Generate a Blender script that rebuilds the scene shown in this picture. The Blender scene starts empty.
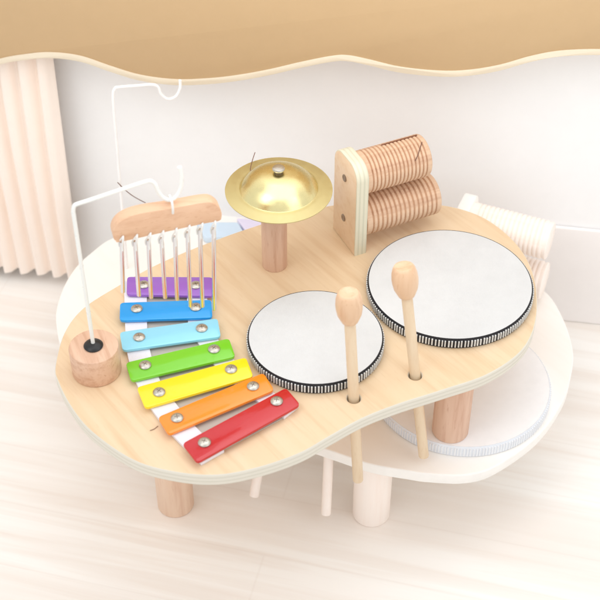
import bpy, bmesh, math, random
from mathutils import Vector, Matrix
random.seed(7)
PI = math.pi
sc = bpy.context.scene
COL = sc.collection
CM = 0.01

# ------------------------------------------------------------------ camera
ZT = 0.160            # top surface of the big table toy
LENS = 78.0
F = 600 * LENS / 36.0
PITCH = math.radians(42.5)
DIST = 0.94
fwd = Vector((0, math.cos(PITCH), -math.sin(PITCH)))
right = Vector((1, 0, 0))
up = right.cross(fwd)
CAM = Vector((0, 0, ZT)) - fwd * DIST

def ray(x, y):
    return (fwd + right * ((x - 300) / F) + up * ((300 - y) / F)).normalized()
def onz(x, y, z):
    """point of the horizontal plane at height z seen at (x, y) of the 600 px photo"""
    r = ray(x, y); return CAM + r * ((z - CAM.z) / r.z)
def onp(x, y, p, n):
    r = ray(x, y); return CAM + r * ((p - CAM).dot(n) / r.dot(n))
def span(x0, x1, y, z):
    return (onz(x1, y, z) - onz(x0, y, z)).length

cd = bpy.data.cameras.new('camera'); co = bpy.data.objects.new('camera', cd); COL.objects.link(co)
co.location = CAM
co.rotation_euler = (math.radians(90) - PITCH, 0, 0)
cd.lens = LENS; cd.sensor_width = 36; cd.clip_start = 0.02; cd.clip_end = 50
cd.dof.use_dof = True; cd.dof.focus_distance = 0.93; cd.dof.aperture_fstop = 11
sc.camera = co

# ------------------------------------------------------------------ materials
def mat(name):
    m = bpy.data.materials.new(name); m.use_nodes = True
    nt = m.node_tree; b = nt.nodes['Principled BSDF']
    return m, nt, b
def rgb(r, g, b):
    def l(c):
        c /= 255.0
        return c / 12.92 if c <= 0.04045 else ((c + 0.055) / 1.055) ** 2.4
    return (l(r), l(g), l(b), 1)
def mix(nt, fac, a, b):
    n = nt.nodes.new('ShaderNodeMix'); n.data_type = 'RGBA'
    if isinstance(fac, (int, float)): n.inputs[0].default_value = fac
    else: nt.links.new(fac, n.inputs[0])
    for s, v in ((6, a), (7, b)):
        if isinstance(v, tuple): n.inputs[s].default_value = v
        else: nt.links.new(v, n.inputs[s])
    return n.outputs[2]
def ramp(nt, src, p0, p1, v0=0.0, v1=1.0):
    n = nt.nodes.new('ShaderNodeMapRange'); n.inputs[1].default_value = p0; n.inputs[2].default_value = p1
    n.inputs[3].default_value = v0; n.inputs[4].default_value = v1
    nt.links.new(src, n.inputs[0]); return n.outputs[0]
def coords(nt, scale, rot=(0, 0, 0)):
    tc = nt.nodes.new('ShaderNodeTexCoord'); mp = nt.nodes.new('ShaderNodeMapping')
    mp.vector_type = 'POINT'
    rt = nt.nodes.new('ShaderNodeVectorRotate'); rt.rotation_type = 'EULER_XYZ'
    rt.inputs['Rotation'].default_value = rot
    nt.links.new(tc.outputs['Object'], rt.inputs['Vector'])
    nt.links.new(rt.outputs[0], mp.inputs[0]); mp.inputs['Scale'].default_value = scale
    return mp.outputs[0]
def noise(nt, vec, scale, detail=4, rough=0.5, dist=0.0):
    n = nt.nodes.new('ShaderNodeTexNoise'); n.inputs['Scale'].default_value = scale
    n.inputs['Detail'].default_value = detail; n.inputs['Roughness'].default_value = rough
    n.inputs['Distortion'].default_value = dist
    nt.links.new(vec, n.inputs['Vector']); return n.outputs['Fac']
def bump(nt, b, h, strength, dist=0.001):
    n = nt.nodes.new('ShaderNodeBump'); n.inputs['Strength'].default_value = strength
    n.inputs['Distance'].default_value = dist
    nt.links.new(h, n.inputs['Height']); nt.links.new(n.outputs[0], b.inputs['Normal'])

def wood(name, base, dark, light, axis=0, rot=(0, 0, 0), scale=1.0, amount=1.0, rough=0.5, flecks=0.0):
    """straight grained wood, the grain along the given local axis"""
    m, nt, b = mat(name)
    s = [220.0 * scale] * 3; s[axis] = 14.0 * scale
    v = coords(nt, tuple(s), rot)
    n1 = noise(nt, v, 1.0, 5, 0.6, 0.3)
    s2 = [60.0 * scale] * 3; s2[axis] = 5.0 * scale
    n2 = noise(nt, coords(nt, tuple(s2), rot), 1.0, 3, 0.5, 1.2)
    c = mix(nt, ramp(nt, n2, 0.35, 0.7, 0, amount), base, light)
    c = mix(nt, ramp(nt, n1, 0.48, 0.75, 0, amount), c, dark)
    if flecks:
        s3 = [700.0] * 3; s3[axis] = 90.0
        n3 = noise(nt, coords(nt, tuple(s3), rot), 1.0, 2, 0.5)
        c = mix(nt, ramp(nt, n3, 0.62, 0.74, 0, flecks), c, dark)
    nt.links.new(c, b.inputs['Base Color'])
    nt.links.new(ramp(nt, n1, 0.3, 0.8, rough - 0.06, rough + 0.1), b.inputs['Roughness'])
    bump(nt, b, n1, 0.10, 0.0004)
    return m
def plain(name, col, rough=0.5, metal=0.0, var=0.03, bumpy=0.0, bscale=900, coat=0.0, ior=None):
    m, nt, b = mat(name)
    v = coords(nt, (1, 1, 1))
    n = noise(nt, v, 60, 4, 0.6)
    d = tuple(max(0, c * (1 - 2.2 * var)) for c in col[:3]) + (1,)
    nt.links.new(mix(nt, ramp(nt, n, 0.3, 0.75), col, d), b.inputs['Base Color'])
    b.inputs['Metallic'].default_value = metal
    nt.links.new(ramp(nt, noise(nt, v, 180, 3), 0.3, 0.7, max(0.02, rough - 0.05), rough + 0.06), b.inputs['Roughness'])
    if coat: b.inputs['Coat Weight'].default_value = coat; b.inputs['Coat Roughness'].default_value = 0.08
    if bumpy: bump(nt, b, noise(nt, v, bscale, 3), bumpy, 0.0005)
    return m
def clean(name, col, rough, metal=0.0, coat=0.0):
    m, nt, b = mat(name); b.inputs['Base Color'].default_value = col
    b.inputs['Roughness'].default_value = rough; b.inputs['Metallic'].default_value = metal
    b.inputs['Coat Weight'].default_value = coat; b.inputs['Coat Roughness'].default_value = 0.03
    bump(nt, b, noise(nt, coords(nt, (1, 1, 1)), 45, 1), 0.03, 0.0006)
    return m
def ply(name, light, dark):
    """veneer layers seen on a cut plywood edge, stacked along local z"""
    m, nt, b = mat(name)
    tc = nt.nodes.new('ShaderNodeTexCoord'); sp = nt.nodes.new('ShaderNodeSeparateXYZ')
    nt.links.new(tc.outputs['Object'], sp.inputs[0])
    n = noise(nt, coords(nt, (30, 30, 200)), 1, 3)
    a = nt.nodes.new('ShaderNodeMath'); a.operation = 'MULTIPLY_ADD'; a.inputs[1].default_value = 0.0006
    nt.links.new(n, a.inputs[0]); nt.links.new(sp.outputs['Z'], a.inputs[2])
    s = nt.nodes.new('ShaderNodeMath'); s.operation = 'MULTIPLY'; s.inputs[1].default_value = 2 * PI / 0.0034
    nt.links.new(a.outputs[0], s.inputs[0])
    w = nt.nodes.new('ShaderNodeMath'); w.operation = 'SINE'; nt.links.new(s.outputs[0], w.inputs[0])
    c = mix(nt, ramp(nt, w.outputs[0], -0.2, 0.9), light, dark)
    c = mix(nt, ramp(nt, noise(nt, coords(nt, (140, 140, 900)), 1, 4), 0.55, 0.75, 0, 0.35), c, dark)
    nt.links.new(c, b.inputs['Base Color']); b.inputs['Roughness'].default_value = 0.55
    return m

GR = (0, 0, math.radians(52))
M = {}
M['birch'] = wood('birch_veneer', rgb(229, 201, 164), rgb(218, 184, 144), rgb(235, 210, 177), 0, GR, 0.75, 0.8, 0.45, 0.3)
M['ply'] = ply('plywood_edge', rgb(226, 220, 206), rgb(214, 208, 192))
M['ply_panel'] = ply('panel_plywood_edge', rgb(226, 220, 196), rgb(210, 206, 182))
M['panel'] = wood('panel_birch', rgb(236, 208, 174), rgb(226, 192, 154), rgb(242, 218, 190), 2, (0, 0, 0), 0.6, 0.8, 0.5, 0.2)
M['beech'] = wood('beech', rgb(218, 180, 154), rgb(198, 152, 126), rgb(228, 194, 170), 2, (0, 0, 0), 0.9, 0.9, 0.5, 0.7)
M['beech_x'] = wood('beech_lengthwise', rgb(224, 182, 148), rgb(208, 160, 126), rgb(232, 194, 162), 0, (0, 0, 0), 0.9, 0.8, 0.5, 0.6)
M['leg'] = wood('pale_beech', rgb(228, 196, 170), rgb(214, 176, 150), rgb(234, 206, 182), 2, (0, 0, 0), 0.9, 0.9, 0.5, 0.5)
M['socket'] = wood('beech_across', rgb(220, 180, 152), rgb(196, 148, 118), rgb(230, 194, 166), 0, (0, 0, 1.2), 0.9, 0.9, 0.5, 0.6)
M['guiro'] = wood('ribbed_beech', rgb(218, 182, 150), rgb(196, 154, 124), rgb(226, 194, 164), 2, (0, 0, 0), 0.9, 0.9, 0.55, 0.6)
M['stick'] = wood('stick_wood', rgb(228, 204, 172), rgb(216, 186, 150), rgb(234, 213, 184), 2, (0, 0, 0), 0.9, 0.7, 0.5, 0.3)
M['head'] = wood('mallet_head_wood', rgb(226, 188, 152), rgb(208, 164, 126), rgb(234, 202, 170), 2, (0, 0, 0), 0.8, 0.9, 0.42, 0.4)
M['skin'] = plain('drum_skin', rgb(216, 216, 215), 0.6, 0, 0.03, 0.35, 1500)
M['black'] = plain('black_ribbon', rgb(30, 29, 34), 0.75, 0, 0.1)
M['stitch'] = plain('white_stitching', rgb(225, 225, 222), 0.7, 0, 0.05)
M['brass'] = plain('brushed_brass', rgb(230, 217, 160), 0.27, 1.0, 0.004)
M['brass_rim'] = plain('satin_brass', rgb(216, 204, 152), 0.5, 1.0, 0.004)
M['steel'] = plain('nickel_screw', rgb(205, 200, 190), 0.32, 1.0, 0.08, 0.3, 400)
M['screwdark'] = plain('screw_slot', rgb(110, 96, 84), 0.5, 0.6)
M['panelscrew'] = plain('sunk_screw', rgb(160, 144, 128), 0.45, 0.8)
M['tube'] = clean('polished_tube', rgb(226, 226, 230), 0.14, 1.0)
M['cord'] = plain('white_cord', rgb(238, 238, 235), 0.7)
M['wire'] = plain('white_coated_wire', rgb(238, 240, 236), 0.3, 0, 0.01, coat=0.3)
M['rubber'] = plain('black_rubber', rgb(24, 24, 26), 0.35, 0, 0.1)
M['felt'] = plain('white_strip', rgb(236, 232, 238), 0.8, 0, 0.02, 0.3)
M['grey'] = plain('infill_grey', rgb(198, 189, 178), 0.8, 0, 0.03)
M['brown'] = plain('thread_and_mark_brown', rgb(120, 84, 70), 0.7)
M['slot'] = plain('dark_slot', rgb(126, 80, 56), 0.8)
def enamel(name, c): return clean(name, c, 0.2, 0, 0.6)
KEYC = {'purple': rgb(152, 96, 192), 'blue': rgb(6, 156, 232), 'pale blue': rgb(146, 218, 242), 'green': rgb(120, 204, 38),
        'yellow': rgb(253, 224, 22), 'orange': rgb(250, 142, 26), 'red': rgb(196, 18, 30)}
for k, c in KEYC.items(): M[k] = enamel(k.replace(' ', '_') + '_enamel', c)
# second toy: a see-through ghost image, its fade put into pale colours
M['w_birch'] = wood('faded_birch', rgb(253, 248, 241), rgb(250, 243, 234), rgb(254, 250, 246), 0, GR, 0.55, 0.5, 0.5)
M['w_ply'] = plain('faded_edge', rgb(251, 247, 241), 0.6)
M['w_beech'] = wood('faded_beech', rgb(252, 239, 229), rgb(247, 230, 218), rgb(253, 244, 236), 2, (0, 0, 0), 0.9, 0.6, 0.55)
M['w_skin'] = plain('pale_drum_skin', rgb(252, 252, 253), 0.6)
M['w_rim'] = plain('pale_blue_grey_ribbon', rgb(232, 235, 240), 0.7)
M['w_stitch'] = plain('pale_stitching', rgb(240, 241, 243), 0.7)
M['w_blue'] = plain('pale_blue_enamel', rgb(214, 232, 248), 0.35)
M['w_purple'] = plain('pale_lilac_enamel', rgb(232, 224, 244), 0.35)
M['w_wire'] = plain('matt_white_wire', rgb(251, 250, 249), 0.5)
# setting
def floor_mat(ang):
    m, nt, b = mat('pale_floor_boards')
    rot = (0, 0, -ang)
    v = coords(nt, (3.0, 60.0, 1), rot)
    n1 = noise(nt, v, 1.0, 4, 0.55, 0.6)
    n2 = noise(nt, coords(nt, (1.2, 13.0, 1), rot), 1.0, 2, 0.5, 0.4)
    c = mix(nt, ramp(nt, n1, 0.42, 0.72), rgb(250, 247, 242), rgb(239, 230, 221))
    c = mix(nt, ramp(nt, n2, 0.45, 0.65, 0, 0.65), c, rgb(238, 228, 219))
    br = nt.nodes.new('ShaderNodeTexBrick'); nt.links.new(coords(nt, (1, 1, 1), rot), br.inputs['Vector'])
    br.inputs['Scale'].default_value = 1.0; br.inputs['Brick Width'].default_value = 0.62
    br.inputs['Row Height'].default_value = 0.055; br.inputs['Mortar Size'].default_value = 0.0012
    br.inputs['Mortar Smooth'].default_value = 0.8
    c = mix(nt, ramp(nt, br.outputs['Fac'], 0, 1, 0, 0.10), c, rgb(206, 188, 176))
    nt.links.new(c, b.inputs['Base Color']); b.inputs['Roughness'].default_value = 0.5
    bump(nt, b, n1, 0.06, 0.0005)
    return m

# ------------------------------------------------------------------ mesh helpers
def link(name, bm, mats, parent=None, smooth=True, loc=None, rot=None, angle=35):
    me = bpy.data.meshes.new(name)
    bmesh.ops.recalc_face_normals(bm, faces=bm.faces)
    if smooth:
        for f in bm.faces: f.smooth = True
        a = math.radians(angle)
        for e in bm.edges:
            if len(e.link_faces) == 2 and e.calc_face_angle(0) > a: e.smooth = False
    bm.to_mesh(me); bm.free()
    for m in (mats if isinstance(mats, (list, tuple)) else [mats]): me.materials.append(m)
    o = bpy.data.objects.new(name, me); COL.objects.link(o)
    if loc is not None: o.location = loc
    if rot is not None: o.rotation_euler = rot
    if parent is not None: o.parent = parent
    return o
def tag(o, label=None, cat=None, group=None, kind=None):
    for k, v in (('label', label), ('category', cat), ('group', group), ('kind', kind)):
        if v: o[k] = v
    return o
def empty(name, loc=(0, 0, 0)):
    o = bpy.data.objects.new(name, None); o.empty_display_size = 0.02; COL.objects.link(o); o.location = loc; return o

def frame(axis):
    z = Vector(axis).normalized(); h = Vector((0, 0, 1)) if abs(z.z) < 0.95 else Vector((1, 0, 0))
    x = h.cross(z).normalized(); y = z.cross(x)
    return Matrix((x, y, z)).transposed()
def lathe(bm, prof, seg=48, org=(0, 0, 0), axis=(0, 0, 1), mi=0):
    R = frame(axis) if Vector(axis) != Vector((0, 0, 1)) else Matrix.Identity(3); o = Vector(org); rings = []
    for r, z in prof:
        if r < 1e-7: rings.append([bm.verts.new(o + R @ Vector((0, 0, z)))])
        else: rings.append([bm.verts.new(o + R @ Vector((r * math.cos(2 * PI * k / seg), r * math.sin(2 * PI * k / seg), z))) for k in range(seg)])
    for a, b in zip(rings, rings[1:]):
        for k in range(seg):
            j = (k + 1) % seg
            vs = []
            for v in (a[k % len(a)], a[j % len(a)], b[j % len(b)], b[k % len(b)]):
                if v not in vs: vs.append(v)
            if len(vs) > 2:
                f = bm.faces.new(vs); f.material_index = mi
def cyl(bm, r, z0, z1, bev=0.0008, seg=48, org=(0, 0, 0), axis=(0, 0, 1), r2=None, mi=0):
    r2 = r if r2 is None else r2
    lathe(bm, [(0, z0), (r - bev, z0), (r - bev * .3, z0 + bev * .3), (r, z0 + bev), (r2, z1 - bev), (r2 - bev * .3, z1 - bev * .3), (r2 - bev, z1), (0, z1)], seg, org, axis, mi)
def crom(pts, n=8, closed=True):
    out = []; L = len(pts)
    rng = range(L) if closed else range(L - 1)
    for i in rng:
        if closed: p = [pts[(i + k) % L] for k in (-1, 0, 1, 2)]
        else: p = [pts[max(0, min(L - 1, i + k))] for k in (-1, 0, 1, 2)]
        for k in range(n):
            t = k / n
            out.append(0.5 * ((2 * p[1]) + (-p[0] + p[2]) * t + (2 * p[0] - 5 * p[1] + 4 * p[2] - p[3]) * t * t + (-p[0] + 3 * p[1] - 3 * p[2] + p[3]) * t ** 3))
    if not closed: out.append(pts[-1].copy())
    return out
def tube(bm, pts, r, seg=12, mi=0):
    rings = []; prev = None; n = len(pts)
    for i, p in enumerate(pts):
        t = (pts[min(i + 1, n - 1)] - pts[max(i - 1, 0)]).normalized()
        if prev is None: x = frame(t).col[0]
        else: x = (prev - t * prev.dot(t)).normalized()
        prev = x; y = t.cross(x)
        rr = r(i / (n - 1)) if callable(r) else r
        rings.append([bm.verts.new(p + (x * math.cos(2 * PI * k / seg) + y * math.sin(2 * PI * k / seg)) * rr) for k in range(seg)])
    for a, b in zip(rings, rings[1:]):
        for k in range(seg):
            f = bm.faces.new((a[k], a[(k + 1) % seg], b[(k + 1) % seg], b[k])); f.material_index = mi
    for rg in (rings[0], rings[-1]):
        f = bm.faces.new(rg); f.material_index = mi
def ins(poly, d):
    n = len(poly); out = []
    area = sum(poly[i].x * poly[(i + 1) % n].y - poly[(i + 1) % n].x * poly[i].y for i in range(n))
    s = 1 if area > 0 else -1
    for i in range(n):
        a, b, c = poly[i - 1], poly[i], poly[(i + 1) % n]
        t1 = (b - a).normalized(); t2 = (c - b).normalized()
        nn = Vector((-(t1.y + t2.y), t1.x + t2.x)) * s
        nn = nn.normalized() if nn.length > 1e-9 else Vector((0, 0))
        out.append(b + nn * d)
    return out
def rounded(poly, r, n=6):
    out = []; L = len(poly)
    for i in range(L):
        a, b, c = poly[i - 1], poly[i], poly[(i + 1) % L]
        u = (a - b).normalized(); v = (c - b).normalized()
        p0, p1 = b + u * r, b + v * r
        for k in range(n + 1):
            t = k / n; out.append(p0 * (1 - t) ** 2 + b * 2 * t * (1 - t) + p1 * t * t)
    return out
def prism(bm, poly, z0, z1, bev=0.0006, side=0, M3=None, org=Vector((0, 0, 0))):
    """poly in the local xy plane, extruded z0..z1; M3 turns it"""
    R = M3 or Matrix.Identity(3)
    lv = [(ins(poly, bev), z0), (ins(poly, bev * .3), z0 + bev * .3), (poly, z0 + bev), (poly, z1 - bev), (ins(poly, bev * .3), z1 - bev * .3), (ins(poly, bev), z1)]
    rings = [[bm.verts.new(org + R @ Vector((p.x, p.y, z))) for p in pl] for pl, z in lv]
    n = len(poly)
    for a, b in zip(rings, rings[1:]):
        for k in range(n):
            f = bm.faces.new((a[k], a[(k + 1) % n], b[(k + 1) % n], b[k])); f.material_index = side
    bm.faces.new(rings[0]); bm.faces.new(rings[-1])
def v2(p): return Vector((p[0], p[1]))

# ------------------------------------------------------------------ boards with real holes (2D curve filled, turned into a mesh)
def board(name, outline, holes, ztop, th, mats, parent, bev=0.0011):
    cu = bpy.data.curves.new('outline', 'CURVE'); cu.dimensions = '2D'; cu.fill_mode = 'BOTH'
    cu.extrude = th / 2 - bev; cu.bevel_depth = bev; cu.bevel_resolution = 2; cu.offset = -bev
    for pts in [outline] + holes:
        s = cu.splines.new('POLY'); s.points.add(len(pts) - 1); s.use_cyclic_u = True
        for q, p in zip(s.points, pts): q.co = (p.x, p.y, 0, 1)
    tmp = bpy.data.objects.new('outline', cu); COL.objects.link(tmp)
    dg = bpy.context.evaluated_depsgraph_get()
    me = bpy.data.meshes.new_from_object(tmp.evaluated_get(dg))
    bm = bmesh.new(); bm.from_mesh(me); bpy.data.objects.remove(tmp); bpy.data.meshes.remove(me)
    bmesh.ops.remove_doubles(bm, verts=bm.verts, dist=1e-6)
    bmesh.ops.recalc_face_normals(bm, faces=bm.faces)
    for f in bm.faces: f.material_index = 1 if abs(f.normal.z) < 0.75 else 0
    for v in bm.verts: v.co.z += ztop - th / 2
    o = link(name, bm, mats, parent, True, angle=60)
    for p in o.data.polygons:
        if abs(p.normal.z) > .999: p.use_smooth = False
    return o

# ================================================================== MAIN TOY
TH = 0.0103
tab = empty('music_table', onz(300, 340, ZT).xyz)
tab.location = (0, 0, 0)
tag(tab, 'birch activity table with drums, rainbow xylophone, brass cymbal and ribbed rollers', 'musical toy table')
out_px = [(55, 366), (58, 382), (71, 407), (92, 432), (133, 460), (175, 472), (217, 475), (258, 467.5), (300, 453), (330, 436), (363, 418), (397, 404.5), (430, 394),
          (447, 388.5), (485, 375.5), (516, 356), (532, 334), (537.5, 305), (533, 272), (517, 244), (490, 221), (462, 209), (430, 203.5), (385, 201.5), (340, 204), (300, 212),
          (250, 227.5), (220, 238), (183, 252.5), (150, 267.5), (117, 286), (83, 308), (64, 333)]
outline = crom([v2(onz(x, y, ZT)) for x, y in out_px], 6)
HOLES = [(353.8, 398.0), (415.2, 375.0)]
def circle(c, r, n=28): return [Vector((c.x + r * math.cos(-2 * PI * k / n), c.y + r * math.sin(-2 * PI * k / n))) for k in range(n)]
holes = [circle(onz(x, y, ZT), 0.0047) for x, y in HOLES]
board('tabletop', outline, holes, ZT, TH, [M['birch'], M['ply']], tab)

def leg(px, py, z, m, parent, ztop, r=0.0135):
    p = onz(px, py, z); bm = bmesh.new(); cyl(bm, r, 0, ztop - z, 0.0014, 56)
    return link('leg', bm, m, parent, loc=p)

def drum(px, py, x0, x1, ztab, h, mskin, mrib, mst, parent, count=120):
    r = span(x0, x1, py, ztab + h) / 2; p = onz(px, py, ztab + h); p.z = ztab
    e = empty('drum', p); e.parent = parent
    bm = bmesh.new(); lathe(bm, [(0, 0.0005), (r - 0.0012, 0.0005), (r - 0.0007, h - 0.001), (r - 0.0009, h + 0.0003), (r - 0.0022, h + 0.0004), (0, h)], 128)
    link('drumhead', bm, mskin, e)
    bm = bmesh.new(); lathe(bm, [(r - 0.0014, 0.0003), (r, 0.0003), (r + 0.0003, h * .5), (r, h - 0.0006), (r - 0.0006, h + 0.0004), (r - 0.0014, h + 0.0002), (r - 0.0014, 0.0003)], 128)
    link('rim', bm, mrib, e)
    bm = bmesh.new()
    n = int(2 * PI * r / 0.00225)
    for k in range(n):
        a = 2 * PI * k / n + random.uniform(-.004, .004); w = random.uniform(.00050, .00062)
        R = Matrix.Rotation(a, 3, 'Z')
        z0, z1 = 0.0012 + random.uniform(0, .0003), h - 0.0011 + random.uniform(-.0002, .0003)
        vs = [bm.verts.new(R @ Vector(c)) for c in [(r - .0002, -w, z0), (r + .0008, -w * .8, z0 + .0002), (r + .0008, w * .8, z0 + .0002), (r - .0002, w, z0),
                                                     (r - .0002, -w, z1), (r + .0008, -w * .8, z1 - .0002), (r + .0008, w * .8, z1 - .0002), (r - .0002, w, z1)]]
        for q in ((0, 1, 5, 4), (1, 2, 6, 5), (2, 3, 7, 6), (0, 3, 2, 1), (4, 5, 6, 7)): bm.faces.new([vs[i] for i in q])
    link('stitching', bm, mst, e, smooth=False)
    return e
drum(450, 282.3, 367.5, 532.5, ZT, 0.0082, M['skin'], M['black'], M['stitch'], tab)['label'] = 'large white drum with black ribbon rim'
drum(315.5, 336.0, 247.5, 383.5, ZT, 0.0082, M['skin'], M['black'], M['stitch'], tab)['label'] = 'small white drum with black ribbon rim'

# ---- xylophone: grey infill, two white strips, seven enamelled bars with nickel screws
def flat(name, px, z0, z1, m, parent, rnd=0.0006, bev=0.0003):
    bm = bmesh.new(); prism(bm, rounded([v2(onz(x, y, z1)) for x, y in px], rnd, 3), z0, z1, bev)
    return link(name, bm, m, parent)
xy = empty('xylophone_base', (0, 0, 0)); xy.parent = tab
SL = [(124, 281), (125, 322), (127, 352), (136, 382), (151, 408), (172, 434), (201, 463)]
SLR = [(147, 281), (147, 322), (150, 350), (160, 380), (178, 406), (202, 433), (224, 450)]
SRL = [(187, 281), (188, 322), (197, 341), (211, 361), (231, 381), (256, 400), (284, 417)]
SR = [(206, 281), (209.5, 320), (218, 339), (232.5, 358), (253, 377.5), (276, 394), (299, 405)]
def strip_(name, A, B, z0, z1, m):
    def sm(L): return crom([v2(onz(x, y, z1)) for x, y in L], 4, False)
    bm = bmesh.new(); prism(bm, sm(A) + list(reversed(sm(B))), z0, z1, .0002)
    link(name, bm, m, xy)
strip_('grey_infill', [(x - 1, y) for x, y in SLR], [(x + 1, y) for x, y in SRL], ZT + .0002, ZT + .0010, M['grey'])  # flat grey sheet filling the gap between the two strips
strip_('strip', SL, SLR, ZT + .0002, ZT + .0028, M['felt'])
strip_('strip', SRL, SR, ZT + .0002, ZT + .0028, M['felt'])
KZ0, KZ1 = ZT + 0.0034, ZT + 0.0058
keys = [('purple', [(127, 276.5), (126.5, 294.5), (213.5, 296), (213, 277)], [(143.6, 283.5), (195.7, 284)]),
        ('blue', [(120, 302.5), (119.5, 320.5), (212.5, 317.5), (211.5, 299.5)], [(136.6, 307.5), (195.7, 306)]),
        ('pale blue', [(119.5, 332), (122.5, 350.5), (221, 336.5), (217.5, 318)], [(139, 336), (201.7, 327)]),
        ('green', [(125.5, 362.5), (131, 381), (235.5, 356.5), (229, 338)], [(145, 364), (214, 348)]),
        ('yellow', [(136.5, 387), (145, 408), (253.5, 376.5), (246, 357)], [(159, 391), (231, 368)]),
        ('orange', [(157.5, 417), (168.5, 434.5), (274.5, 390), (263.5, 372.5)], [(177, 416.7), (253, 385)]),
        ('red', [(182, 443.5), (197, 462.5), (300.5, 404.5), (286, 387.5)], [(204.3, 441.2), (276.7, 400)])]
def screw(px, py, z, parent, r=0.0041):
    p = onz(px, py, z + 0.0016); p.z = z; bm = bmesh.new()
    lathe(bm, [(0, -.0002), (r, -.0002), (r * 1.02, .0008), (r * .92, .0014), (r * .6, .0019), (0, .0021)], 28)
    a = random.uniform(0, PI); R = Matrix.Rotation(a, 3, 'Z')
    for q in (0, 1):
        c = [(-r * .42, -.00018), (r * .42, -.00018), (r * .42, .00018), (-r * .42, .00018)]
        if q: c = [(y, x) for x, y in c]
        f = bm.faces.new([bm.verts.new(R @ Vector((x, y, .00212 + q * .00004))) for x, y in c]); f.material_index = 1
    return link('screw', bm, [M['steel'], M['screwdark']], parent, loc=p)
def bar(name_l, quad, sc_px, mm, parent, z0, z1):
    poly = rounded([v2(onz(x, y, z1)) for x, y in quad], 0.0032, 6)
    c = sum(poly, Vector((0, 0))) / len(poly)
    bm = bmesh.new(); prism(bm, [p - c for p in poly], 0, z1 - z0, 0.0005)
    o = link('xylophone_bar', bm, mm, parent, loc=(c.x, c.y, z0)); o['label'] = name_l + ' xylophone bar'
    for s in sc_px:
        so = screw(s[0], s[1], z1, None); so.parent = o; so.matrix_parent_inverse = Matrix.Translation(-Vector((c.x, c.y, z0)))
    return o
for n, q, s in keys: bar(n, q, s, M[n], tab, KZ0, KZ1)

# ---- hanger: beech socket, rubber grommet, white bent wire
base = onz(93.5, 346, ZT + 0.023); base.z = ZT
bm = bmesh.new(); cyl(bm, 0.0168, 0, 0.023, 0.0012, 64)
sock = link('wire_socket', bm, M['socket'], tab, loc=base)
bm = bmesh.new(); lathe(bm, [(0, .0225), (.0062, .0225), (.0066, .0238), (.0056, .0250), (.0036, .0256), (.0022, .0262), (0, .0262)], 36)
link('grommet', bm, M['rubber'], sock)
wd = Vector((80, 30, 0)).normalized(); wn = wd.cross(Vector((0, 0, 1)))
def wp(x, y): return onp(x, y, base, wn)
wt = base + Vector((0, 0, 0.022))
cor = wp(72.5, 207)
wpts = [wt, wt.lerp(cor, .3), wt.lerp(cor, .6), wt.lerp(cor, .93), cor + (wt - cor).normalized() * .004, wp(74.2, 206), wp(78, 203.8), wp(90, 200), wp(120, 190), wp(143, 182.5), wp(150.5, 181), wp(155, 184.5), wp(158, 191),
        wp(163, 197.5), wp(170, 200), wp(176.5, 196), wp(180.5, 188), wp(181.5, 177), wp(179.5, 167)]
bm = bmesh.new(); tube(bm, crom(wpts, 6, False), 0.00135, 14)
link('hanger_wire', bm, M['wire'], tab)

# ---- wind chime hanging on the wire
cd_ = Vector((480, 140, 0)).normalized(); cn = cd_.cross(Vector((0, 0, 1)))   # cn points to the viewer
hookp = wp(170.5, 200.5)
chime = empty('wind_chime', (hookp.x, hookp.y, hookp.z))
tag(chime, 'beech block wind chime with eight metal tubes, hung on the white wire', 'wind chime')
HPL = hookp - cn * 0.0  # the block's middle plane passes through the hook
FR = hookp + cn * 0.0045
def cp(x, y): return onp(x, y, FR, cn)
R3 = Matrix((cd_, Vector((0, 0, 1)), cn)).transposed()
def loc2(p):
    d = p - FR; return Vector((d.dot(cd_), d.z))
zz = lambda X, Y: (100 + X / 4.615, 180 + Y / 4.615)
block_px = [zz(62, 268), zz(62, 235), zz(85, 200), zz(130, 172), zz(200, 152), zz(290, 138), zz(380, 122), zz(470, 106), zz(515, 105), zz(545, 122), zz(560, 145), zz(562, 172), zz(550, 190),
            zz(480, 203), zz(300, 242), zz(100, 286), zz(75, 284)]
bp = crom([loc2(cp(x, y)) for x, y in block_px], 4)
bm = bmesh.new(); prism(bm, bp, -0.0095, 0, 0.0006, 0, R3, FR - hookp)
link('block', bm, M['beech_x'], chime, angle=30)
bm = bmesh.new()
e0 = cp(*zz(335, 150)) + cn * .0008 - hookp
tube(bm, crom([e0 + cn * .0001, e0 + Vector((0, 0, .0045)) + cn * .0012, e0 + Vector((0, 0, .009)), Vector((0, 0, .001)) + cn * .001, Vector((0, 0, .0026)) - cn * .0016, Vector((0, 0, -.001)) - cn * .004,
               e0 + Vector((0, 0, .009)) - cn * .004], 5, False), 0.0008, 8)
link('hanging_cord', bm, M['cord'], chime)
tx = [(105, 250, 98, 292, 108, 525), (170, 243, 160, 290, 182, 542), (232, 235, 222, 285, 238, 552), (291, 225, 282, 277, 303, 552), (352, 213, 345, 270, 358, 560), (412, 200, 403, 250, 419, 590),
      (472, 190, 460, 235, 475, 592), (530, 180, 524, 232, 530, 606)]
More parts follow.
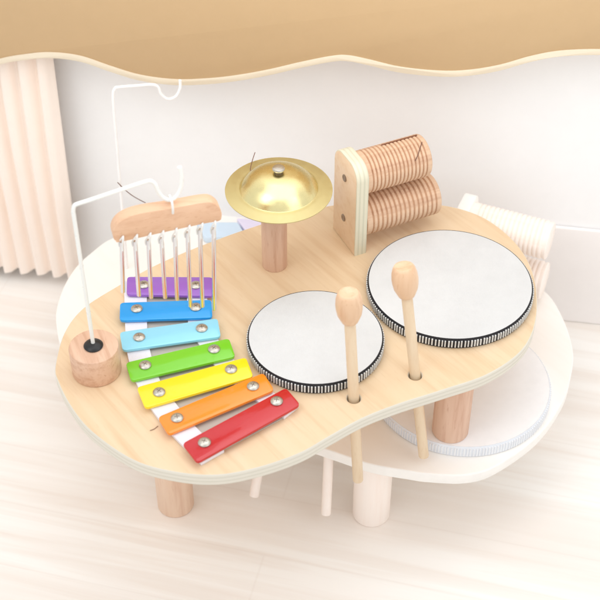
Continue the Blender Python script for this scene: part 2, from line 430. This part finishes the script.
for hx, hy, ax, ay, bx, by in tx:
    h = cp(*zz(hx, hy + 6)) + cn * .0006; a = cp(*zz(ax + 4, ay)); b = cp(*zz(bx + 1, by))
    a = a - cn * .002; b = b - cn * .002
    e = empty('chime_tube', a - hookp); e.parent = chime
    bm = bmesh.new(); d = b - a; L = d.length; ax_ = d.normalized()
    r = 0.00145
    lathe(bm, [(0, .0003), (r * .7, 0), (r, .0003), (r, L), (r * .72, L), (r * .7, L - .006)], 24, (0, 0, 0), ax_)
    link('tube', bm, M['tube'], e)
    bm = bmesh.new()
    tube(bm, crom([h - a, (h - a) * .7 + cn * .0018, ax_ * 0.002 + cn * .0024, ax_ * .006 + cn * .0022], 5, False), 0.0007, 8)
    tube(bm, crom([h - a + cd_ * .0004, (h - a) * .6 - cd_ * .0012 + cn * .0008, ax_ * .0005 - cd_ * .0018, ax_ * .004 - cd_ * .0016], 5, False), 0.00055, 8)
    link('cord', bm, M['cord'], e)

# ---- cymbal on its post
pb = onz(274.8, 264.5, ZT)
bm = bmesh.new(); cyl(bm, 0.0094, 0, 0.072, 0.0008, 48)
link('cymbal_post', bm, M['beech'], tab, loc=pb)
RIMZ = 0.0735
rc = onz(278.8, 189.3, ZT + RIMZ)
cr = span(225, 332.8, 189, ZT + RIMZ) / 2
cb = Vector((rc.x, rc.y, ZT + RIMZ))
bm = bmesh.new()
prof = [(cr, 0), (cr * .9, .0006), (cr * .80, .0012), (cr * .735, .0014), (cr * .715, .0022), (cr * .66, .0052), (cr * .57, .0088), (cr * .46, .0117), (cr * .33, .0138), (cr * .19, .0148), (cr * .07, .0150)]
pr = []
for i in range(len(prof) - 1):
    for t in (0, .33, .66):
        pr.append((prof[i][0] * (1 - t) + prof[i + 1][0] * t, prof[i][1] * (1 - t) + prof[i + 1][1] * t))
pp = crom([Vector(p) for p in prof], 5, False)
lathe(bm, [(0, .0150)] + [(p.x, p.y) for p in reversed(pp)] + [(cr * .999, -.0006)] + [(p.x * .985, p.y - .0011) for p in pp] + [(0, .0138)], 128)
for f in bm.faces:
    c = f.calc_center_median()
    if Vector((c.x, c.y)).length > cr * .727: f.material_index = 1
cym = link('cymbal', bm, [M['brass'], M['brass_rim']], tab, loc=cb, angle=50)
bm = bmesh.new(); lathe(bm, [(0, .0140), (.0033, .0140), (.0033, .0172), (0, .0172)], 28)
lathe(bm, [(0, .0172), (.0042, .0172), (.0044, .0182), (.0040, .0190), (.002, .0195), (0, .0195)], 32, mi=1)
link('screw', bm, [M['screwdark'], M['steel']], cym)

# ---- ribbed rollers on an upright plywood panel
ga = math.radians(25); gd = Vector((math.cos(ga), math.sin(ga), 0)); gw = Vector((math.sin(ga), -math.cos(ga), 0))  # gd along the rollers, gw along the panel's width
pf = onz(343.5, 242.0, ZT)                      # middle of the panel's outer foot
PW, PH, PT = 0.037, 0.0795, 0.0100
gr = empty('ribbed_rollers', pf); gr.parent = tab
Rp = Matrix((gw, Vector((0, 0, 1)), -gd)).transposed()
n = 14; poly = [Vector((-PW / 2, 0)), Vector((PW / 2, 0))]
rr = 0.0125
poly += [Vector((PW / 2 - rr + rr * math.cos(t), PH - rr + rr * math.sin(t))) for t in [k * PI / 2 / n for k in range(n + 1)]]
poly += [Vector((-PW / 2 + rr + rr * math.cos(t), PH - rr + rr * math.sin(t))) for t in [PI / 2 + k * PI / 2 / n for k in range(n + 1)]]
bm = bmesh.new(); prism(bm, poly, -PT, 0, 0.0008, 1)
p = link('panel', bm, [M['panel'], M['ply_panel']], gr)
p.matrix_local = Rp.to_4x4()
for zc, L, off in ((0.0240, 0.0640, .0015), (0.0610, 0.0545, -.0010)):
    bm = bmesh.new(); r = 0.0163; prof = [(0, 0), (r * .8, 0), (r, .0010)]; nr = 15; s0 = .003; st = (L - s0 - .004) / nr
    for k in range(nr):
        z = s0 + k * st
        prof += [(r, z), (r, z + st * .56), (r - .0014, z + st * .68), (r - .0018, z + st * .78), (r - .0014, z + st * .90)]
    prof += [(r, s0 + nr * st), (r, L - .0012), (r - .0004, L - .0004), (r - .0014, L), (0, L)]
    lathe(bm, prof, 72)
    o = link('ribbed_roller', bm, M['guiro'], gr, angle=70)
    g3 = Matrix((gw, Vector((0, 0, 1)), -gd)).transposed()
    Rr = Matrix((gw * -1, Vector((0, 0, 1)), gd)).transposed()
    pos = gd * PT + Vector((0, 0, zc)) + gw * off
    o.matrix_local = Matrix.Translation(pos) @ Rr.to_4x4()
    bm = bmesh.new()                               # long resonance slot near the top, screw in the panel
    c = pos + gd * L * .42 + (Vector((0, 0, 1)) * .96 - gw * .28) * (r - .0002)
    for dx in (0,):
        q = [c - gd * L * .02, c + gd * L * .52]
        ww = gw * .0006; hh = Vector((0, 0, .0006))
        vs = [bm.verts.new(v) for v in (q[0] - ww, q[1] - ww, q[1] + ww, q[0] + ww, q[0] - ww + hh, q[1] - ww + hh, q[1] + ww + hh, q[0] + ww + hh)]
        for f in ((0, 1, 2, 3), (4, 5, 6, 7), (0, 1, 5, 4), (1, 2, 6, 5), (2, 3, 7, 6), (3, 0, 4, 7)): bm.faces.new([vs[i] for i in f])
    link('slot', bm, M['slot'], gr, smooth=False)
    bm = bmesh.new(); lathe(bm, [(0, 0), (.0028, 0), (.0029, .0005), (.0024, .0008), (.0014, .0003), (0, .0003)], 28, Vector((0, 0, zc - .001)) - gw * .001, -gd)
    link('panel_screw', bm, M['panelscrew'], gr)

# ================================================================== SECOND, FADED TOY underneath
ZG = 0.078; GH = 0.0115
gt = empty('music_table', (0, 0, 0))
tag(gt, 'faded ghost copy of the activity table, standing underneath and behind the birch one', 'musical toy table')
g_px = [(56, 322), (61, 293), (75, 268), (93, 251), (112, 238), (150, 226), (195, 217), (240, 214.5), (290, 222), (340, 238), (400, 255), (460, 262), (510, 272), (545, 291), (563, 318), (573, 350),
        (571, 376), (562, 403), (537, 437), (496, 466), (466, 475), (430, 474), (408, 471), (372, 464.5), (337, 453), (300, 440), (262, 424), (215, 402), (165, 388), (110, 380), (68, 358)]
go = crom([v2(onz(x, y, ZG)) for x, y in g_px], 6)
GHOLES = [(330, 430), (270, 405)]
board('tabletop', go, [circle(onz(x, y, ZG), .005) for x, y in GHOLES], ZG, 0.010, [M['w_birch'], M['w_ply']], gt)
GDZ = 0.010
drum(461, 380.5, 372, 549.5, ZG, GDZ, M['w_skin'], M['w_rim'], M['w_stitch'], gt)
leg(371, 513, 0, M['w_beech'], gt, ZG - .010, .0142)
leg(525, 425, 0, M['w_beech'], gt, ZG - .010, .0135)
leg(115, 412, 0, M['w_beech'], gt, ZG - .010, .0135)
leg(250, 330, 0, M['w_beech'], gt, ZG - .010, .0135)
# pale rollers
gd2 = Vector((math.cos(-.40), math.sin(-.40), 0)); gw2 = Vector((math.sin(-.40), -math.cos(-.40), 0))
L2 = 0.066
endc = onz(545, 281, ZG + .020)
foot = endc - gd2 * L2; foot.z = ZG
g2 = empty('ribbed_rollers', foot); g2.parent = gt
bm = bmesh.new(); prism(bm, poly, -PT, 0, .0008, 1)
p = link('panel', bm, [M['w_birch'], M['w_ply']], g2)
p.matrix_local = Matrix.Translation(-gd2 * PT) @ Matrix((gw2, Vector((0, 0, 1)), -gd2)).transposed().to_4x4()
for zc, L in ((.020, L2), (.0615, L2 - .001)):
    bm = bmesh.new(); r = .0155; prof = [(0, 0), (r, 0)]; nr = 16; st = (L - .006) / nr
    for k in range(nr):
        z = .003 + k * st; prof += [(r, z), (r, z + st * .6), (r - .0011, z + st * .8)]
    prof += [(r, L - .001), (r - .001, L), (0, L)]
    lathe(bm, prof, 64)
    o = link('ribbed_roller', bm, M['w_beech'], g2, angle=70)
    o.matrix_local = Matrix.Translation(Vector((0, 0, zc))) @ Matrix((-gw2, Vector((0, 0, 1)), gd2)).transposed().to_4x4()
# pale bars
for q, mm, nm in (([(196, 222), (205, 238), (246, 236), (238, 222)], 'w_blue', 'pale blue'), ([(236, 218), (248, 234), (290, 232), (272, 220)], 'w_purple', 'pale lilac')):
    pl = rounded([v2(onz(x, y, ZG + .006)) for x, y in q], .003, 5)
    bm = bmesh.new(); prism(bm, pl, ZG + .0005, ZG + .006, .0006)
    o = link('xylophone_bar', bm, M[mm], gt); o['label'] = nm + ' xylophone bar'
# pale wire hanger
gb = onz(127, 268, ZG)
gn = Vector((0, -1, 0)); gnv = Vector((.35, -1, 0)).normalized()
def gp(x, y): return onp(x, y, gb, gnv)
gw0 = gb + Vector((0, 0, .0002)); gc = gp(112.5, 93)
wp_ = [gw0, gw0.lerp(gc, .3), gw0.lerp(gc, .7), gw0.lerp(gc, .96), gp(114.5, 89), gp(120, 87), gp(138, 85.5), gp(152, 84.5), gp(158, 87), gp(161, 94), gp(168, 99), gp(176, 96), gp(180, 88), gp(180, 80)]
bm = bmesh.new(); tube(bm, crom(wp_, 6, False), .0012, 12)
link('hanger_wire', bm, M['w_wire'], gt)

# main toy's legs: left one on the floor, right one on the pale drum, rear one on the pale board
leg(176, 504, 0, M['leg'], tab, ZT - TH - .0002, .0140)
leg(450, 430.5, ZG + GDZ + .0004, M['beech'], tab, ZT - TH - .0002, .0132)
leg(300, 330, ZG + .0002, M['beech'], tab, ZT - TH - .0002, .0135)

# ================================================================== MALLETS
def mallet(top, hole, bottom, ztop, zbot, zh, label, ms, mh, hr=.0088, sr=.0037, group=None):
    h = onz(hole[0], hole[1], zh); b = onz(bottom[0], bottom[1], zbot)
    d = (h - b).normalized()
    # the head's upper end: point of the stick's line seen at the top pixel row
    best = min((b + d * (t * .0005) for t in range(100, 600)), key=lambda p: abs(proj(p)[1] - top[1]))
    L = (best - b).length
    e = empty('mallet', b)
    bm = bmesh.new(); HL = .0240
    cyl(bm, sr, 0, L - HL * .8, .0005, 28, (0, 0, 0), d)
    link('stick', bm, ms, e)
    bm = bmesh.new(); z0 = L - HL
    # turned head: narrow collar, full barrel, flattened top
    P = [(0, z0), (sr * 1.2, z0), (sr * 1.45, z0 + HL * .03), (hr * .72, z0 + HL * .12), (hr * .90, z0 + HL * .28), (hr * .98, z0 + HL * .46), (hr, z0 + HL * .6), (hr * .95, z0 + HL * .78), (hr * .84, z0 + HL * .92), (hr * .74, z0 + HL * .985), (hr * .64, z0 + HL), (hr * .5, z0 + HL * .985), (0, z0 + HL * .985)]
    lathe(bm, P, 40, (0, 0, 0), d)
    link('head', bm, mh, e, angle=50)
    tag(e, label, 'mallet', group)
    return e
def proj(p):
    d = p - CAM; w = d.dot(fwd); return (300 + F * d.dot(right) / w, 300 - F * d.dot(up) / w)
mallet((347, 292), HOLES[0], (358, 480), 0, ZT - .079, ZT - .002, 'beech mallet standing in a hole in front of the small drum', M['stick'], M['head'])
mallet((406.5, 266), HOLES[1], (423.8, 456), 0, ZT - .0745, ZT - .002, 'beech mallet standing in a hole in front of the large drum', M['stick'], M['head'])
mallet((324, 410), GHOLES[0], (326, 514), 0, .012, ZG, 'faded stick hanging through the pale board beside its front leg', M['w_beech'], M['w_beech'])
mallet((268, 395), GHOLES[1], (254, 496), 0, .012, ZG, 'faded stick below the birch edge, nearer the left', M['w_beech'], M['w_beech'])

# ---- loose brown threads, and one small dark mark
def thread(pts, label, r=.00035):
    bm = bmesh.new(); c = pts[0].copy(); tube(bm, crom([p - c for p in pts], 6, False), r, 8)
    o = link('thread', bm, M['brown'], loc=c); tag(o, label, 'thread', 'loose brown threads')
tz = gp(117, 181)
thread([onp(117, 181, tz, gnv) + gnv * .002, gp(124, 188) + gnv * .002, gp(133, 195) + gnv * .002, gp(145, 201.5) + gnv * .002], 'brown thread hanging in the air above the chime block')
def oncym(x, y, dz):
    p = onz(x, y, cb.z + dz); return p
thread([onz(150, 430.5, ZT + .0004), onz(154, 429, ZT + .0004), onz(158, 426, ZT + .0004)], 'tiny dark mark on the birch top below the orange bar', .0002)  # thin brown tube drawn for a small dark mark on the board
thread([oncym(255, 152.5, .0035), oncym(252.5, 160, .0045), oncym(250.5, 168, .0060), oncym(250.5, 172.5, .0065)], 'short brown thread lying on the brass cymbal', .0003)
ctop = pf + gd * (PT + .048) + Vector((0, 0, .0610)) + gw * -.0010
def oncyl(x, y):
    r_ = ray(x, y); a = CAM - ctop; dperp = r_ - gd * r_.dot(gd); ap = a - gd * a.dot(gd)
    A = dperp.dot(dperp); B = 2 * dperp.dot(ap); Cc = ap.dot(ap) - .0167 ** 2; D = B * B - 4 * A * Cc
    t = (-B - math.sqrt(max(D, 0))) / (2 * A); return CAM + r_ * t
thread([oncyl(422, 142), oncyl(419.5, 150), oncyl(417.5, 156), oncyl(415, 161)], 'short brown thread across the end of the upper ribbed roller', .0003)

# ================================================================== SETTING
W0 = onz(0, 258, 0); W1 = onz(600, 322, 0)
wdir = (W1 - W0).normalized(); wnor = Vector((wdir.y, -wdir.x, 0))
ang = math.atan2(wdir.y, wdir.x)
fl = floor_mat(ang - math.radians(5))
bm = bmesh.new(); a, b = W0 - wdir * 2.5, W0 + wdir * 3.0
vs = [bm.verts.new(v) for v in (a - wnor * .004, b - wnor * .004, b + wnor * 2.6, a + wnor * 2.6)]
bm.faces.new(vs); tag(link('floor', bm, fl, smooth=False), kind='structure')
def slab(name, a, b, z0, z1, d0, d1, m, kind='structure', bev=.001):
    bm = bmesh.new()
    L = (b - a).length
    poly_ = [Vector((0, z0)), Vector((L, z0)), Vector((L, z1)), Vector((0, z1))]
    R = Matrix((wdir, Vector((0, 0, 1)), wnor)).transposed()
    prism(bm, rounded(poly_, .001, 2), d0, d1, bev, 0, R, Vector((a.x, a.y, 0)))
    return tag(link(name, bm, m), kind=kind)
M['wall'] = plain('matt_white_wall', rgb(252, 252, 252), 0.8, 0, 0.012, 0.1, 300)
M['skirt'] = plain('warm_white_panel', rgb(250, 246, 244), 0.6, 0, 0.01)
M['curtain'] = plain('peach_linen', rgb(253, 240, 229), 0.85, 0, 0.012, 0.2, 1200)
M['tan'] = plain('tan_fabric', rgb(200, 169, 128), 0.8, 0, 0.012)
M['trim'] = plain('cream_trim', rgb(230, 216, 192), 0.7, 0, 0.01)
slab('wall', W0 - wdir * 2.5, W0 + wdir * 3.0, -.01, 1.2, -.05, 0, M['wall'])
sk0 = onz(415, 300, 0); sk0 = W0 + wdir * (sk0 - W0).dot(wdir)
slab('skirting_board', sk0, W0 + wdir * 2.9, .0005, .105, .0005, .004, M['skirt'], bev=.001)
# curtain: folded cloth hanging before the wall
cpl = W0 + wnor * .026
def onwall(x, y, off): return onp(x, y, W0 + wnor * off, wnor)
s1 = (onwall(64, 160, .026) - W0).dot(wdir)
bm = bmesh.new(); N = 420; Z = [.010, .03, .08, .15, .25, .40]
rows = []
x0 = s1 - .62
for z in Z:
    row = []
    for k in range(N + 1):
        s = x0 + (s1 - x0) * k / N
        u = s * 2 * PI / .0150 + .5 * math.sin(s * 61) + .25 * math.sin(z * 13 + s * 20)
        off = .026 + .0042 * math.sin(u) + .0012 * math.sin(2 * u + 1) + .0008 * math.sin(s * 97 + z * 6)
        row.append(W0 + wdir * (s + .0014 * math.sin(z * 17 + s * 40)) + wnor * off + Vector((0, 0, z - W0.z)))
    rows.append(row)
front = [[bm.verts.new(p) for p in r] for r in rows]
back = [[bm.verts.new(p - wnor * .0012) for p in r] for r in rows]
for i in range(len(Z) - 1):
    for k in range(N):
        bm.faces.new((front[i][k], front[i][k + 1], front[i + 1][k + 1], front[i + 1][k]))
        bm.faces.new((back[i][k], back[i + 1][k], back[i + 1][k + 1], back[i][k + 1]))
    for k in (0, N): bm.faces.new((front[i][k], front[i + 1][k], back[i + 1][k], back[i][k]))
for i in (0, len(Z) - 1):
    for k in range(N): bm.faces.new((front[i][k], back[i][k], back[i][k + 1], front[i][k + 1]))
cur = link('curtain', bm, M['curtain'], angle=80)
tag(cur, 'pale peach curtain hanging in narrow folds by the white wall', 'curtain')
# scalloped valance with cream trim
VO = .042
wave = [(-120, 70), (-80, 78), (-40, 72), (0, 60), (25, 55.5), (50, 53.5), (80, 57), (110, 67), (140, 76), (175, 80.5), (210, 79.5), (240, 76), (270, 70.5), (300, 63.5), (330, 57.5), (347, 56.5), (368, 60.5), (400, 68), (440, 72),
        (470, 71), (500, 66), (530, 57.5), (560, 52), (600, 50.5), (640, 54), (680, 64), (720, 70)]
R = Matrix((wdir, Vector((0, 0, 1)), wnor)).transposed()
def wl(x, y):
    y += 4
    p = onwall(x, y, VO) - W0; return Vector((p.dot(wdir), p.z))
edge = crom([wl(x, y) for x, y in wave], 6, False)
inner = crom([wl(x, y - 5.5) for x, y in wave], 6, False)
topz = .37
val = empty('valance', (W0 + wdir * edge[0].x).xyz); val.location = (0, 0, 0)
tag(val, 'tan scalloped valance with a wavy cream lower border across the top', 'valance')
bm = bmesh.new(); pl = inner + [Vector((inner[-1].x, topz)), Vector((inner[0].x, topz))]
prism(bm, pl, VO - .006, VO, .0004, 0, R, W0)
link('panel', bm, M['tan'], val)
bm = bmesh.new(); prism(bm, edge + list(reversed(inner)), VO - .0055, VO + .0012, .0004, 0, R, W0)
link('border', bm, M['trim'], val)

# ================================================================== LIGHT
w = bpy.data.worlds.new('World'); sc.world = w; w.use_nodes = True
bg = w.node_tree.nodes['Background']; bg.inputs[0].default_value = (.965, .98, 1.0, 1); bg.inputs[1].default_value = 0.99
def area(name, loc, target, size, power, col=(1, 1, 1)):
    l = bpy.data.lights.new(name, 'AREA'); l.size = size; l.energy = power; l.color = col
    o = bpy.data.objects.new(name, l); COL.objects.link(o); o.location = loc
    o.rotation_euler = (Vector(target) - Vector(loc)).to_track_quat('-Z', 'Y').to_euler()
area('key_softbox', (-.75, -.55, 1.25), (0, 0, .1), .6, 2.6, (1, .985, .965))
area('fill_softbox', (.85, -.75, .95), (0, 0, .1), .7, 1.7, (1, .99, .98))
area('added_wall_fill', (.04, .04, .62), (.04, .40, .17), .5, 1.05, (1, 1, 1))  # unseen area lamp added to brighten the wall
sc.view_settings.view_transform = 'Standard'; sc.view_settings.look = 'None'
sc.view_settings.exposure = 0; sc.view_settings.gamma = 1
sc.cycles.max_bounces = 10; sc.cycles.diffuse_bounces = 6
